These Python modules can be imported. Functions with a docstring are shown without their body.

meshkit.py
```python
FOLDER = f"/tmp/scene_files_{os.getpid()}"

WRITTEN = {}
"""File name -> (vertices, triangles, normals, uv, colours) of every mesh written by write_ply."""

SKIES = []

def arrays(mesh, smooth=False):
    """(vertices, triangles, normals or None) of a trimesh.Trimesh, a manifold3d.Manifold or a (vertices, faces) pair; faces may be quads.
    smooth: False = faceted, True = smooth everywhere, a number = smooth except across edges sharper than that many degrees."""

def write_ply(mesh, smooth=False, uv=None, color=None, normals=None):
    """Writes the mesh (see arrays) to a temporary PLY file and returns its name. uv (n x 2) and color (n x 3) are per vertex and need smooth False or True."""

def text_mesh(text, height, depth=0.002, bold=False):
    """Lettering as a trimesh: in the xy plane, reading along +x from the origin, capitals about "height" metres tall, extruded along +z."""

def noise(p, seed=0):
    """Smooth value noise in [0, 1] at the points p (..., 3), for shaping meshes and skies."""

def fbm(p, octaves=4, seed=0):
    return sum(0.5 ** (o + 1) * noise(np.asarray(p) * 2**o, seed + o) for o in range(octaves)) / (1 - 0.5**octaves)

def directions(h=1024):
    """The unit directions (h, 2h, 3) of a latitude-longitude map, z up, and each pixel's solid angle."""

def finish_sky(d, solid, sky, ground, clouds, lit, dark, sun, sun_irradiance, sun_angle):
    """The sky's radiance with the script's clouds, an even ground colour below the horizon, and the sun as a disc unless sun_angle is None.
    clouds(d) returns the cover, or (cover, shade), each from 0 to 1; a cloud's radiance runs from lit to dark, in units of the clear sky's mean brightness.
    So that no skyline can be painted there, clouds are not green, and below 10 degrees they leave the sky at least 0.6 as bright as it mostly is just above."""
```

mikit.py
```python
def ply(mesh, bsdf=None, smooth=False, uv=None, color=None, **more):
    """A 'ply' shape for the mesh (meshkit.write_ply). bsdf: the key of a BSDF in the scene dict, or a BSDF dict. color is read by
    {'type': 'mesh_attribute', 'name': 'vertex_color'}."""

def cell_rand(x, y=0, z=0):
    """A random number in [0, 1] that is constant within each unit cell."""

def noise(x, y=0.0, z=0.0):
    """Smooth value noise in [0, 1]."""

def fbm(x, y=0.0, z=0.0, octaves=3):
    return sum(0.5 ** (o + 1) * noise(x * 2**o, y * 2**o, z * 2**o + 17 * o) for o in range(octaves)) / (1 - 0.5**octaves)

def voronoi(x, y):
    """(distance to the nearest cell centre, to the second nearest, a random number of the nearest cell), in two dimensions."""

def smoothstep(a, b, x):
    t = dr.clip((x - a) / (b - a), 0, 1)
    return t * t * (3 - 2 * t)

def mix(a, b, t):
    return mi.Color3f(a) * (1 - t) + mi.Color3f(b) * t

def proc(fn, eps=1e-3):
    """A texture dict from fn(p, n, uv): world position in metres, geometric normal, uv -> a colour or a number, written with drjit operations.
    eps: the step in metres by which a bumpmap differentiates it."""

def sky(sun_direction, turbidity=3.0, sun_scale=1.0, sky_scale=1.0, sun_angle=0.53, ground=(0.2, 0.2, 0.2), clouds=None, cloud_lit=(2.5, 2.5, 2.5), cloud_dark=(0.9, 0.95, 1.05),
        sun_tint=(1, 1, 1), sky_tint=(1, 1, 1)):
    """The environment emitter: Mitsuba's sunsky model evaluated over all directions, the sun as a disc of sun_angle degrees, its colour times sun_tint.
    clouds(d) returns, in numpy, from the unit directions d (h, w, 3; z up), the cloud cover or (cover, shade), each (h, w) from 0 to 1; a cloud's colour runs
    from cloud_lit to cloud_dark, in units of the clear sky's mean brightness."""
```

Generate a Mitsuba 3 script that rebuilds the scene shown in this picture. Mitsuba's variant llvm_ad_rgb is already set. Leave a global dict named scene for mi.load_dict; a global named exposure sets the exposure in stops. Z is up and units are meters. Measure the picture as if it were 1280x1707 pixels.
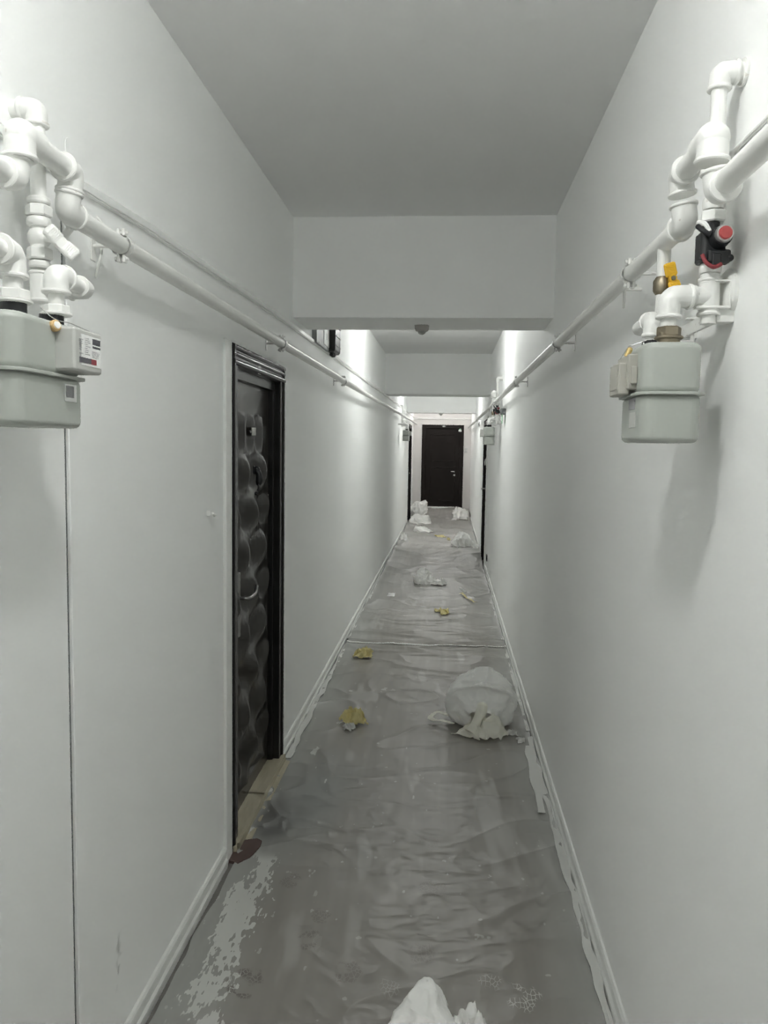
import math, random
import numpy as np
import trimesh
import drjit as dr
import mitsuba as mi
import mikit, meshkit
from mikit import noise, fbm, voronoi, smoothstep, mix
from shapely.geometry import Polygon, box as sbox
from shapely.ops import unary_union

T = mi.ScalarTransform4f
scene, labels = {}, {}

# ------------------------------------------------------------------ camera
CAM = np.array([0.0, 0.0, 1.72])
FWD = np.array([-0.0798, 0.9933, -0.0838]); UPV = np.array([-0.0222, 0.0823, 0.9964])
scene['camera'] = {
    'type': 'perspective', 'fov_axis': 'x', 'fov': math.degrees(2 * math.atan(640 / 1313.6)),
    'near_clip': 0.05, 'far_clip': 100.0,
    'to_world': T().look_at(origin=CAM.tolist(), target=(CAM + FWD).tolist(), up=UPV.tolist()),
}
exposure = 1.6
LAMP_YS = (0.78, 7.45, 14.2, 18.35)
LAMP_RADIANCE = ((45.0, 45.3, 44.3), (33.5, 33.8, 33.0), (40.0, 40.3, 39.5), (35.0, 33.8, 33.0))

# ------------------------------------------------------------------ dimensions
XL, XR, ZC = -0.875, 0.549, 2.96
Y0, Y1 = -2.6, 19.6
XM = (XL + XR) / 2
PIPE_L, PIPE_R = -0.80, 0.474          # axes of the main gas pipes
STEP = 0.13

# ------------------------------------------------------------------ materials
def rgb(*c): return {'type': 'rgb', 'value': list(c)}
def bsdf(key, d): scene[key] = d; return key
def two(d): return {'type': 'twosided', 'bsdf': d}
def princ(base, rough=0.5, spec=0.5, metal=0.0, **k):
    d = {'type': 'principled', 'base_color': base if isinstance(base, dict) else rgb(*base), 'roughness': rough, 'metallic': metal, **k}
    if metal == 0.0: d['specular'] = spec
    return d

def wall_relief(p, n, uv):
    return fbm(p.x * 90 + p.y * 13, p.y * 90, p.z * 90, octaves=2)
def wall_colour(p, n, uv):
    m = noise(p.y * 2.1, p.z * 1.7, p.x * 2) * 0.02
    s = smoothstep(0.035, 0.0, dr.abs(p.y - 1.99 - 0.015 * noise(p.z * 20) - 0.1 * (p.z - 0.3)) * (1 + 2 * noise(p.z * 60, 3))) \
        * smoothstep(0.2, 0.25, p.z) * smoothstep(0.38, 0.34, p.z) * dr.select(p.x < -0.8, 1.0, 0.0) * smoothstep(0.35, 0.7, noise(p.z * 45, p.y * 60, 2))
    c = mi.Color3f(0.882, 0.892, 0.882) - m
    return c * (1 - 0.35 * s)
bsdf('mat_wall', two({'type': 'bumpmap', 'arbitrary': mikit.proc(wall_relief), 'scale': 0.0006,
     'bsdf': princ(mikit.proc(wall_colour), 0.62, 0.35)}))
bsdf('mat_ceiling', two({'type': 'diffuse', 'reflectance': rgb(0.88, 0.885, 0.878)}))
bsdf('mat_white', two(princ((0.80, 0.81, 0.79), 0.42, 0.4)))
def pipe_colour(p, n, uv):
    chip = smoothstep(0.83, 0.88, fbm(p.x * 70, p.y * 70, p.z * 70, octaves=2))
    return mix(mi.Color3f(0.74, 0.745, 0.722), mi.Color3f(0.48, 0.44, 0.40), chip * 0.5)
bsdf('mat_pipe', two(princ(mikit.proc(pipe_colour), 0.38, 0.45)))
bsdf('mat_far_wall', two(princ((0.73, 0.715, 0.70), 0.6, 0.3)))
bsdf('mat_meter', two(princ((0.36, 0.38, 0.352), 0.42, 0.45)))
bsdf('mat_index', two(princ((0.45, 0.455, 0.435), 0.5, 0.4)))
bsdf('mat_index_aged', two(princ((0.36, 0.352, 0.315), 0.55, 0.4)))
bsdf('mat_label', two(princ((0.78, 0.79, 0.78), 0.35, 0.5)))
bsdf('mat_ink', two(princ((0.09, 0.09, 0.10), 0.5, 0.3)))
bsdf('mat_ink_grey', two(princ((0.25, 0.25, 0.26), 0.5, 0.3)))
bsdf('mat_red_dark', two(princ((0.22, 0.03, 0.04), 0.4, 0.4)))
bsdf('mat_red', two(princ((0.55, 0.09, 0.09), 0.4, 0.4)))
bsdf('mat_maroon', two(princ((0.16, 0.02, 0.025), 0.45, 0.4)))
bsdf('mat_black', two(princ((0.007, 0.008, 0.009), 0.4, 0.4)))
bsdf('mat_frame_black', two(princ((0.008, 0.008, 0.008), 0.22, 0.35)))
bsdf('mat_far_door', two(princ((0.0065, 0.0042, 0.0034), 0.5, 0.22)))
bsdf('mat_leaf', two(princ((0.017, 0.0155, 0.0135), 0.20, 0.45)))
bsdf('mat_steel', two(princ((0.55, 0.55, 0.54), 0.3, metal=1.0)))
bsdf('mat_steel_dull', two(princ((0.27, 0.27, 0.265), 0.35, metal=1.0)))
bsdf('mat_zinc', two(princ((0.5, 0.5, 0.49), 0.45, metal=1.0)))
bsdf('mat_brass', two(princ((0.27, 0.235, 0.175), 0.45, metal=1.0)))
bsdf('mat_brass_seal', two(princ((0.62, 0.47, 0.2), 0.4, metal=0.6)))
bsdf('mat_yellow', two(princ((0.75, 0.45, 0.03), 0.4, 0.5)))
bsdf('mat_seal', two(princ((0.60, 0.42, 0.20), 0.45, 0.5)))
bsdf('mat_grey_box', two(princ((0.22, 0.23, 0.23), 0.5, 0.4)))
bsdf('mat_light_box', two(princ((0.62, 0.63, 0.62), 0.5, 0.4)))
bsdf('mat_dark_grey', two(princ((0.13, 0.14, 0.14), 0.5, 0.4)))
bsdf('mat_sensor', two(princ((0.42, 0.41, 0.39), 0.5, 0.4)))
bsdf('mat_lens', two(princ((0.34, 0.35, 0.33), 0.35, 0.5)))
bsdf('mat_green', two(princ((0.36, 0.55, 0.40), 0.3, 0.5)))
bsdf('mat_terracotta', two(princ((0.085, 0.055, 0.05), 0.45, 0.4)))
bsdf('mat_lamp_base', two(princ((0.8, 0.8, 0.8), 0.5, 0.4)))
def tape_colour(p, n, uv):
    g = fbm(p.x * 60, p.y * 9, p.z * 80, octaves=3)
    return mix(mi.Color3f(0.34, 0.31, 0.22), mi.Color3f(0.50, 0.46, 0.36), g)
bsdf('mat_beige_tape', two(princ(mikit.proc(tape_colour), 0.5, 0.4)))
bsdf('mat_white_tape', two(princ((0.66, 0.665, 0.645), 0.5, 0.4)))
def yellow_colour(p, n, uv):
    return mix(mi.Color3f(0.60, 0.53, 0.24), mi.Color3f(0.78, 0.70, 0.38), fbm(p.x * 40, p.y * 40, p.z * 40))
bsdf('mat_yellow_paper', two(princ(mikit.proc(yellow_colour), 0.5, 0.4)))
# thin translucent polythene: light passes through it, and what lies behind shows faintly
bsdf('mat_bag', {'type': 'principledthin', 'base_color': rgb(0.985, 0.985, 0.965), 'roughness': 0.35, 'diff_trans': 0.2, 'spec_trans': 0.0, 'eta': 1.45})
bsdf('mat_bag_cream', {'type': 'principledthin', 'base_color': rgb(0.96, 0.95, 0.86), 'roughness': 0.35, 'diff_trans': 0.4, 'spec_trans': 0.0, 'eta': 1.45})

PRINTS = [(-0.615, 2.34, 0.062, 1.0), (-0.45, 2.58, 0.045, .55), (-0.29, 2.42, 0.05, .6), (0.27, 2.36, 0.06, -.8), (-0.58, 2.93, 0.05, .4),
          (-0.43, 2.72, 0.04, .4), (-0.05, 2.55, 0.05, .35), (-0.02, 2.95, 0.06, .3), (0.17, 2.42, 0.04, -.5), (-0.15, 2.36, 0.04, -.3), (-0.05, 3.3, 0.05, .25)]
def sheet_colour(p, n, uv):
    x, y = p.x, p.y
    base = mix(mi.Color3f(0.205, 0.192, 0.174), mi.Color3f(0.262, 0.251, 0.232), fbm(x * 2.3, y * 1.3, 0.0, octaves=3))
    # greyer, dustier film towards the walls
    edge = smoothstep(0.30, 0.0, x - XL + 0.12 * (noise(y * 2.2) - .5)) + 0.8 * smoothstep(0.26, 0.0, XR - x + 0.1 * (noise(y * 1.7, 7) - .5))
    base = mix(base, mi.Color3f(0.36, 0.37, 0.355), dr.clip(edge, 0, 1) * 0.75)
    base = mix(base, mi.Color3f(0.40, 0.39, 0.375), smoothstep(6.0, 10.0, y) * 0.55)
    # long faint scuffs and milky streaks along the corridor
    st = fbm(x * 26 + noise(y * .8) * 3, y * 1.6, 2.0, octaves=2)
    base = base * (1 + 0.16 * (st - 0.5))
    milky = smoothstep(0.66, 0.80, fbm(x * 9 + y * .6, y * 1.9, 5.0, octaves=3))
    base = mix(base, mi.Color3f(0.46, 0.455, 0.44), milky * 0.35)
    # grey-green patch beside the first door
    grey_green = smoothstep(0.34, 0.05, dr.sqrt(dr.square((x + 0.62) * 1.25) + dr.square((y - 3.75) * 0.45)) + 0.12 * (noise(x * 7, y * 4) - .5))
    base = mix(base, mi.Color3f(0.21, 0.225, 0.22), grey_green * 0.7)
    hole = smoothstep(0.14, 0.02, dr.sqrt(dr.square(x + 0.74) + dr.square((y - 3.45) * 0.4)) + 0.09 * (noise(x * 14, y * 6, 3) - .5))
    base = mix(base, mi.Color3f(0.10, 0.10, 0.098), hole * 0.75)
    # white paint smeared on the sheet by the left wall
    d = (x - (-0.735 + 0.035 * (noise(y * 3.0, 11) - .5) + 0.05 * (3.05 - y))) / (0.050 + 0.05 * noise(y * 4, 4))
    raw = 0.55 * fbm(x * 30 + 4 * noise(y * 3), y * 9, 1.0, octaves=4) + 0.45 * fbm(x * 110, y * 40, 3.0, octaves=2)
    paint = smoothstep(0.0, 0.05, (1 - d * d) * 0.17 + (raw - 0.545)) * smoothstep(1.75, 1.95, y) * smoothstep(3.16, 3.06, y)
    spl = smoothstep(0.76, 0.79, fbm(x * 17, y * 7, 9.0, octaves=4)) * smoothstep(-0.25, -0.55, x) * smoothstep(2.2, 3.6, y) * smoothstep(6.4, 4.6, y)
    flk = smoothstep(0.83, 0.86, fbm(x * 30, y * 20, 4.0, octaves=3)) * 0.4
    white = dr.maximum(dr.maximum(paint, spl * 0.8), flk * smoothstep(7.0, 3.0, y))
    base = mix(base, mi.Color3f(0.60, 0.605, 0.58), white * 0.85)
    # shoe prints: dark or chalky broken cells
    f1, f2, w = voronoi(x * 75, y * 48)
    cell = smoothstep(0.06, 0.22, f2 - f1)
    for (px, py, r, s) in PRINTS:
        q = dr.sqrt(dr.square(x - px) + dr.square((y - py) * 0.8))
        m = smoothstep(r, r * 0.72, q + 0.02 * (noise(x * 40, y * 40) - .5)) * smoothstep(0.25, 0.5, noise(x * 33 + px * 9, y * 33))
        if s > 0: base = mix(base, mi.Color3f(0.135, 0.115, 0.105), m * cell * s * 0.8)
        else: base = mix(base, mi.Color3f(0.52, 0.51, 0.48), m * (1 - cell) * -s)
    return base
def sheet_relief(p, n, uv):
    a = fbm(p.x * 14, p.y * 30, 0.0, octaves=3)
    b = 1 - dr.abs(2 * noise(p.x * 11 + p.y * 6, p.y * 17 - p.x * 5, 3) - 1)
    return a * 0.6 + 0.4 * b * b * b
bsdf('mat_sheet', two({'type': 'bumpmap', 'arbitrary': mikit.proc(sheet_relief, eps=2e-3), 'scale': 0.006,
     'bsdf': princ(mikit.proc(sheet_colour), 0.36, 0.5)}))
def floor_colour(p, n, uv):
    return mix(mi.Color3f(0.10, 0.095, 0.09), mi.Color3f(0.2, 0.19, 0.18), fbm(p.x * 9, p.y * 9))
bsdf('mat_floor', two(princ(mikit.proc(floor_colour), 0.5, 0.4)))

# ------------------------------------------------------------------ mesh helpers
def cat(ms): return trimesh.util.concatenate(list(ms))
def bx(x0, x1, y0, y1, z0, z1):
    m = trimesh.creation.box((abs(x1 - x0), abs(y1 - y0), abs(z1 - z0)))
    m.apply_translation(((x0 + x1) / 2, (y0 + y1) / 2, (z0 + z1) / 2)); return m
def hull(P): return trimesh.convex.convex_hull(np.asarray(P))
_ball = trimesh.creation.icosphere(subdivisions=2).vertices
def rbox(x0, x1, y0, y1, z0, z1, r):
    r = min(r, (x1 - x0) / 2.001, (y1 - y0) / 2.001, (z1 - z0) / 2.001)
    P = [np.array(_ball) * r + (x, y, z) for x in (x0 + r, x1 - r) for y in (y0 + r, y1 - r) for z in (z0 + r, z1 - r)]
    return hull(np.vstack(P))
def vbox(x0, x1, y0, y1, z0, z1, r, rz=0.006, seg=8):
    """A box whose four upright edges are rounded by r and whose top and bottom rims are rounded by rz."""
    core = sbox(x0 + r, y0 + r, x1 - r, y1 - r).buffer(r, quad_segs=seg)
    P = []
    for k in range(5):
        a = k / 4 * math.pi / 2
        ring = np.array(core.buffer(-rz * (1 - math.sin(a)) if k < 4 else 0).exterior.coords)[:-1]
        dz = rz * (1 - math.cos(a))
        for z in (z0 + dz, z1 - dz): P.append(np.c_[ring, np.full(len(ring), z)])
    return hull(np.vstack(P))
def cyl(a, b, r, n=24, r2=None):
    a, b = np.asarray(a, float), np.asarray(b, float)
    d = b - a; L = np.linalg.norm(d); r2 = r if r2 is None else r2
    m = trimesh.creation.revolve([(0, 0), (r, 0), (r2, L), (0, L)], sections=n)
    m.apply_transform(trimesh.geometry.align_vectors([0, 0, 1], d / L)); m.apply_translation(a); return m
def rev(profile, o, d=(0, 0, 1), n=28):
    m = trimesh.creation.revolve(profile, sections=n)
    m.apply_transform(trimesh.geometry.align_vectors([0, 0, 1], np.asarray(d, float))); m.apply_translation(o); return m
def ball(c, r, s=3):
    m = trimesh.creation.icosphere(subdivisions=s, radius=r); m.apply_translation(c); return m
def hexnut(c, d, r, h, turn=0.0):
    d = np.asarray(d, float) / np.linalg.norm(d)
    m = trimesh.creation.revolve([(0, 0), (r * .9, 0), (r, h * .12), (r, h * .88), (r * .9, h), (0, h)], sections=6)
    m.apply_transform(trimesh.transformations.rotation_matrix(turn, [0, 0, 1]))
    m.apply_transform(trimesh.geometry.align_vectors([0, 0, 1], d)); m.apply_translation(np.asarray(c) - d * h / 2); return m
def fillet(pts, R, n=8):
    pts = [np.asarray(p, float) for p in pts]; out = [pts[0]]
    for i in range(1, len(pts) - 1):
        P, u, v = pts[i], pts[i - 1] - pts[i], pts[i + 1] - pts[i]
        lu, lv = np.linalg.norm(u), np.linalg.norm(v); u, v = u / lu, v / lv
        t = min(R, lu * .49, lv * .49)
        for k in range(n + 1):
            s = k / n
            out.append((1 - s) ** 2 * (P + u * t) + 2 * s * (1 - s) * P + s * s * (P + v * t))
    return np.array(out + [pts[-1]])
def tube(pts, r, R=0.03, n=20, caps=True):
    p = fillet(pts, R) if len(pts) > 2 else np.asarray(pts, float)
    k = len(p); rr = np.broadcast_to(r, (k,))
    t = np.gradient(p, axis=0); t /= np.linalg.norm(t, axis=1, keepdims=True)
    a = np.cross(t[0], [0, 0, 1.0] if abs(t[0][2]) < .9 else [1.0, 0, 0]); a /= np.linalg.norm(a)
    A = []
    for i in range(k):
        a = a - t[i] * (a @ t[i]); a /= np.linalg.norm(a); A.append(a)
    A = np.array(A); B = np.cross(t, A); th = np.arange(n) * 2 * np.pi / n
    v = p[:, None] + rr[:, None, None] * (np.cos(th)[None, :, None] * A[:, None] + np.sin(th)[None, :, None] * B[:, None])
    f = []
    for i in range(k - 1):
        for j in range(n):
            q = (i * n + j, i * n + (j + 1) % n, (i + 1) * n + (j + 1) % n, (i + 1) * n + j)
            f += [(q[0], q[1], q[2]), (q[0], q[2], q[3])]
    V = v.reshape(-1, 3)
    if caps:
        V = np.vstack([V, p[:1], p[-1:]]); c0, c1 = k * n, k * n + 1
        for j in range(n):
            f += [(c0, (j + 1) % n, j), (c1, (k - 1) * n + j, (k - 1) * n + (j + 1) % n)]
    m = trimesh.Trimesh(V, np.array(f), process=False)
    return m
def unit(v): v = np.asarray(v, float); return v / np.linalg.norm(v)
def collar(c, d, r, w=0.007):
    d = unit(d); return rev([(0, 0), (r * .94, 0), (r, w * .3), (r, w * .7), (r * .94, w), (0, w)], np.asarray(c) - d * w / 2, d, 28)
def elbow_mesh(P, d1, d2, r, L):
    P = np.asarray(P, float); d1, d2 = unit(d1), unit(d2)
    return cat([tube([P + d1 * L, P, P + d2 * L], r * 1.2, R=L * .86), collar(P + d1 * L, d1, r * 1.38), collar(P + d2 * L, d2, r * 1.38)])
def grid_mesh(V, closed=False):
    a, b = V.shape[:2]; i, j = np.meshgrid(np.arange(a - 1), np.arange(b if closed else b - 1), indexing='ij')
    j2 = (j + 1) % b
    q = np.stack([i * b + j, i * b + j2, (i + 1) * b + j2, (i + 1) * b + j], -1).reshape(-1, 4)
    return trimesh.Trimesh(V.reshape(-1, 3), np.vstack([q[:, [0, 1, 2]], q[:, [0, 2, 3]]]), process=False)
def extrude(poly, h): return trimesh.creation.extrude_polygon(poly, h, engine='earcut')

# ------------------------------------------------------------------ scene helpers
def numbered(base):
    if base not in used: used[base] = 0; return base
    used[base] += 1; return f'{base}_{used[base]:03d}'
used = {}
def tag(key, label=None, category=None, group=None, kind=None):
    labels[key] = {k: v for k, v in (('label', label), ('category', category), ('group', group), ('kind', kind)) if v}
def thing(name, label, category, group=None):
    key = numbered(name); tag(key, label, category, group); return key
def part(parent, name, mesh, mat, smooth=35, label=None, kind=None, **k):
    key = numbered(f'{parent}__{name}'); scene[key] = mikit.ply(mesh, mat, smooth=smooth, **k)
    if label or kind: tag(key, label, kind=kind)
    return key
def solo(name, mesh, mat, label, category, group=None, smooth=35, kind=None):
    key = numbered(name); scene[key] = mikit.ply(mesh, mat, smooth=smooth); tag(key, label, category, group, kind); return key
def struct(name, mesh, mat, label, category, smooth=False):
    key = numbered(name); scene[key] = mikit.ply(mesh, mat, smooth=smooth); tag(key, label, category, kind='structure'); return key
def struct_group(name, label, category):
    key = numbered(name); tag(key, label, category, kind='structure'); return key

# ------------------------------------------------------------------ shell
WT = 0.12
D1 = (3.11, 4.10, 2.12); D3 = (17.35, 18.35, 2.20); D4 = (11.15, 12.15, 2.12); D2 = (-0.66, 0.367, 2.255)
def side_wall(xa, xb, opens):
    ms, y = [], Y0
    for (a, b, zt) in sorted(opens):
        ms += [bx(xa, xb, y, a, 0, ZC), bx(xa, xb, a, b, zt, ZC)]; y = b
    return cat(ms + [bx(xa, xb, y, Y1, 0, ZC)])
struct('wall_left', side_wall(XL - WT, XL, [D1, D3]), 'mat_wall', 'long white painted corridor wall on the left with the near black door', 'wall')
struct('wall_right', side_wall(XR, XR + WT, [D4]), 'mat_wall', 'long white painted corridor wall on the right carrying the near gas meter', 'wall')
struct('wall_back', cat([bx(XL - WT, D2[0], Y1, Y1 + WT, 0, ZC), bx(D2[1], XR + WT, Y1, Y1 + WT, 0, ZC), bx(D2[0], D2[1], Y1, Y1 + WT, D2[2], ZC)]),
       'mat_far_wall', 'white end wall of the corridor around the far dark door', 'wall')
struct('wall_front', bx(XL - WT, XR + WT, Y0 - WT, Y0, 0, ZC), 'mat_wall', 'white wall closing the corridor behind the viewer', 'wall')
struct('floor', bx(XL - WT, XR + WT, Y0 - WT, Y1 + WT, -0.1, 0), 'mat_floor', 'dark corridor floor under the plastic sheets', 'floor')
struct('ceiling', bx(XL - WT, XR + WT, Y0 - WT, Y1 + WT, ZC, ZC + 0.1), 'mat_ceiling', 'flat white ceiling of the corridor', 'ceiling')
struct('floor_step', bx(XL, XR, 18.55, Y1, 0, STEP), 'mat_floor', 'low step before the far door, hidden under plastic', 'floor step')
for (ya, yb, zb, txt) in ((4.38, 4.84, 2.42, 'nearest white ceiling beam across the corridor with a small sensor under it'),
                          (10.72, 11.22, 2.42, 'second white ceiling beam across the corridor beyond the nearest one'),
                          (16.35, 16.75, 2.41, 'third and farthest white ceiling beam, before the end wall')):
    struct('ceiling_beam', bx(XL, XR, ya, yb, zb, ZC), 'mat_wall', txt, 'beam')

# baseboards: a flat board with a sloped top, running along each wall between the doors
def baseboard(side, runs):
    prof = [(0, 0), (0.017, 0), (0.017, 0.030), (0.010, 0.038), (0.009, 0.058), (0.014, 0.066), (0.013, 0.076), (0.007, 0.083), (0, 0.085)]
    ms = []
    for (a, b) in runs:
        m = extrude(Polygon(prof), b - a)          # profile in xy, length along z
        V = m.vertices.copy()
        m.vertices = np.c_[(XL + V[:, 0]) if side < 0 else (XR - V[:, 0]), a + V[:, 2], V[:, 1]]
        m.fix_normals(); ms.append(m)
    return cat(ms)
struct('baseboard_left', baseboard(-1, [(Y0, 3.02), (4.10, 17.30), (18.40, Y1)]), 'mat_white', 'white baseboard along the foot of the left wall', 'baseboard')
struct('baseboard_right', baseboard(1, [(Y0, 11.10), (12.20, Y1)]), 'mat_white', 'white baseboard along the foot of the right wall', 'baseboard')
struct('trim_1', rbox(XL - .02, XL + .012, 3.022, 3.108, 0, 2.125, .004), 'mat_white', 'narrow white upright trim on the near side of the near black door', 'trim', smooth=30)

# ------------------------------------------------------------------ ceiling lamps (opal globes, one to each bay)
WHERE = ('over the viewer between the two near gas meters', 'in the second bay, behind the nearest beam', 'in the third bay, behind the second beam', 'before the far door')
for i, y in enumerate(LAMP_YS):
    t = thing('ceiling_lamp', 'flattened white globe lamp ' + WHERE[i], 'lamp', 'globe ceiling lamps')
    part(t, 'base', cat([cyl((XM, y, ZC - .02), (XM, y, ZC), .065), cyl((XM, y, ZC - .03), (XM, y, ZC - .02), .05)]), 'mat_lamp_base')
    m = ball((0, 0, 0), 1.0, 3); m.apply_transform(np.diag([.085, .085, .066, 1.0])); m.apply_translation((XM, y, ZC - .092))
    part(t, 'diffuser', m, 'mat_lamp_base', smooth=True, label='glowing opal diffuser', emitter={'type': 'area', 'radiance': rgb(*LAMP_RADIANCE[i])})

# ------------------------------------------------------------------ the near door on the left (door_1)
def side_frame(ya, yb, zt, xw, s, zb=0.0):
    """Frame around a leaf in a side wall whose room face is x = xw; s = +1 when the room is towards +x."""
    X = lambda d: xw + s * d
    def b(d0, d1, y0, y1, z0, z1, r=.004):
        x0, x1 = sorted((X(d0), X(d1))); return rbox(x0, x1, y0, y1, z0, z1, r)
    w = 0.085
    ms = []
    for (y0, sg) in ((ya, 1), (yb, -1)):
        o = lambda a, c: tuple(sorted((y0 + sg * a, y0 + sg * c)))
        ms += [b(-.10, .012, *o(0, w), zb, zt), b(.008, .020, *o(.006, .030), zb, zt - .006, .006), b(-.10, -.02, *o(w - .01, w + .022), zb, zt - w)]
    ms += [b(-.10, .012, ya, yb, zt - w, zt), b(-.10, -.02, ya + w, yb - w, zt - w - .045, zt - w + .005)]
    for dz, r in ((.012, .011), (.040, .009), (.072, .012)):
        ms.append(cyl((X(.012), ya + .004, zt - dz), (X(.012), yb - .004, zt - dz), r, 14))
    return cat(ms)
door = struct_group('door_1', 'black apartment door with an embossed leaf in the near left wall', 'door')
part(door, 'frame', side_frame(*D1, XL, 1), 'mat_frame_black', 30)
LX = -0.922
ys, zs = np.linspace(3.19, 4.02, 250), np.linspace(0.03, 2.03, 520)
Yg, Zg = np.meshgrid(ys, zs, indexing='ij')
cw, ch = 0.166, 0.187
u, v = (Yg - 3.26) / cw, (1.86 - Zg) / ch
def tri(a): return 2 / np.pi * np.arcsin(np.sin(np.pi * a) * 0.985)
inside = np.clip(np.minimum.reduce([(Yg - 3.26) / .012, (3.26 + 4.3 * cw - Yg) / .012, (1.86 - Zg) / .012, (Zg - 0.12) / .012]), 0, 1)
hgt = 0.034 * tri(u + .10 * np.cos(np.pi * v)) * np.sin(np.pi * v) * inside
first = (v > 0) & (v < 1)
hgt = np.where(first, 0.022 * (np.abs(tri(u)) - .5) * np.sin(np.pi * np.clip(v, 0, 1)) ** .5 * inside, hgt)
leaf = grid_mesh(np.stack([LX + hgt, Yg, Zg], -1))
leaf_key = part(door, 'leaf', cat([leaf, bx(LX - .045, LX - .03, 3.19, 4.02, 0.03, 2.03)]), 'mat_leaf', 25, label='dark metal leaf embossed with rows of raised wavy cells')
hk = part(door, 'handle', cat([rbox(LX + .004, LX + .020, 3.352, 3.384, .865, 1.155, .006)]), 'mat_steel_dull', label='long steel handle plate with a curved lever')
part(hk, 'lever', tube([(LX + .015, 3.368, 1.04), (LX + .058, 3.368, 1.04), (LX + .060, 3.43, 1.038), (LX + .062, 3.49, 1.045), (LX + .056, 3.525, 1.070)], .0075, R=.022), 'mat_steel_dull')
kmesh = cat([rev([(0, 0), (.030, 0), (.030, .006), (.020, .012), (0, .014)], (LX + .012, 3.70, 1.600), (1, 0, 0)),
      ball((LX + .034, 3.70, 1.605), .022), tube([(LX + .030, 3.70, 1.60), (LX + .050, 3.698, 1.575), (LX + .052, 3.700, 1.53), (LX + .044, 3.702, 1.49)], [.020] + [.022] * 9 + [.024] * 9 + [.012], R=.02),
      *[tube([(LX + .048, 3.700 + .012 * k, 1.51), (LX + .052, 3.700 + .013 * k, 1.475), (LX + .040, 3.700 + .010 * k, 1.455)], .0075, R=.012, n=10) for k in (-1, 0, 1)],
      ball((LX + .030, 3.70, 1.435), .014)])
kmesh.apply_translation((-LX, -3.70, -1.52)); kmesh.apply_scale(.66); kmesh.apply_translation((LX + .012, 3.615, 1.545))
kn = part(door, 'knocker', kmesh, 'mat_black', label='black hand-shaped door knocker')
part(door, 'number_plate', rbox(LX + .012, LX + .017, 3.60, 3.67, 1.757, 1.795, .002), 'mat_index', label='small number plate')
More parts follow.
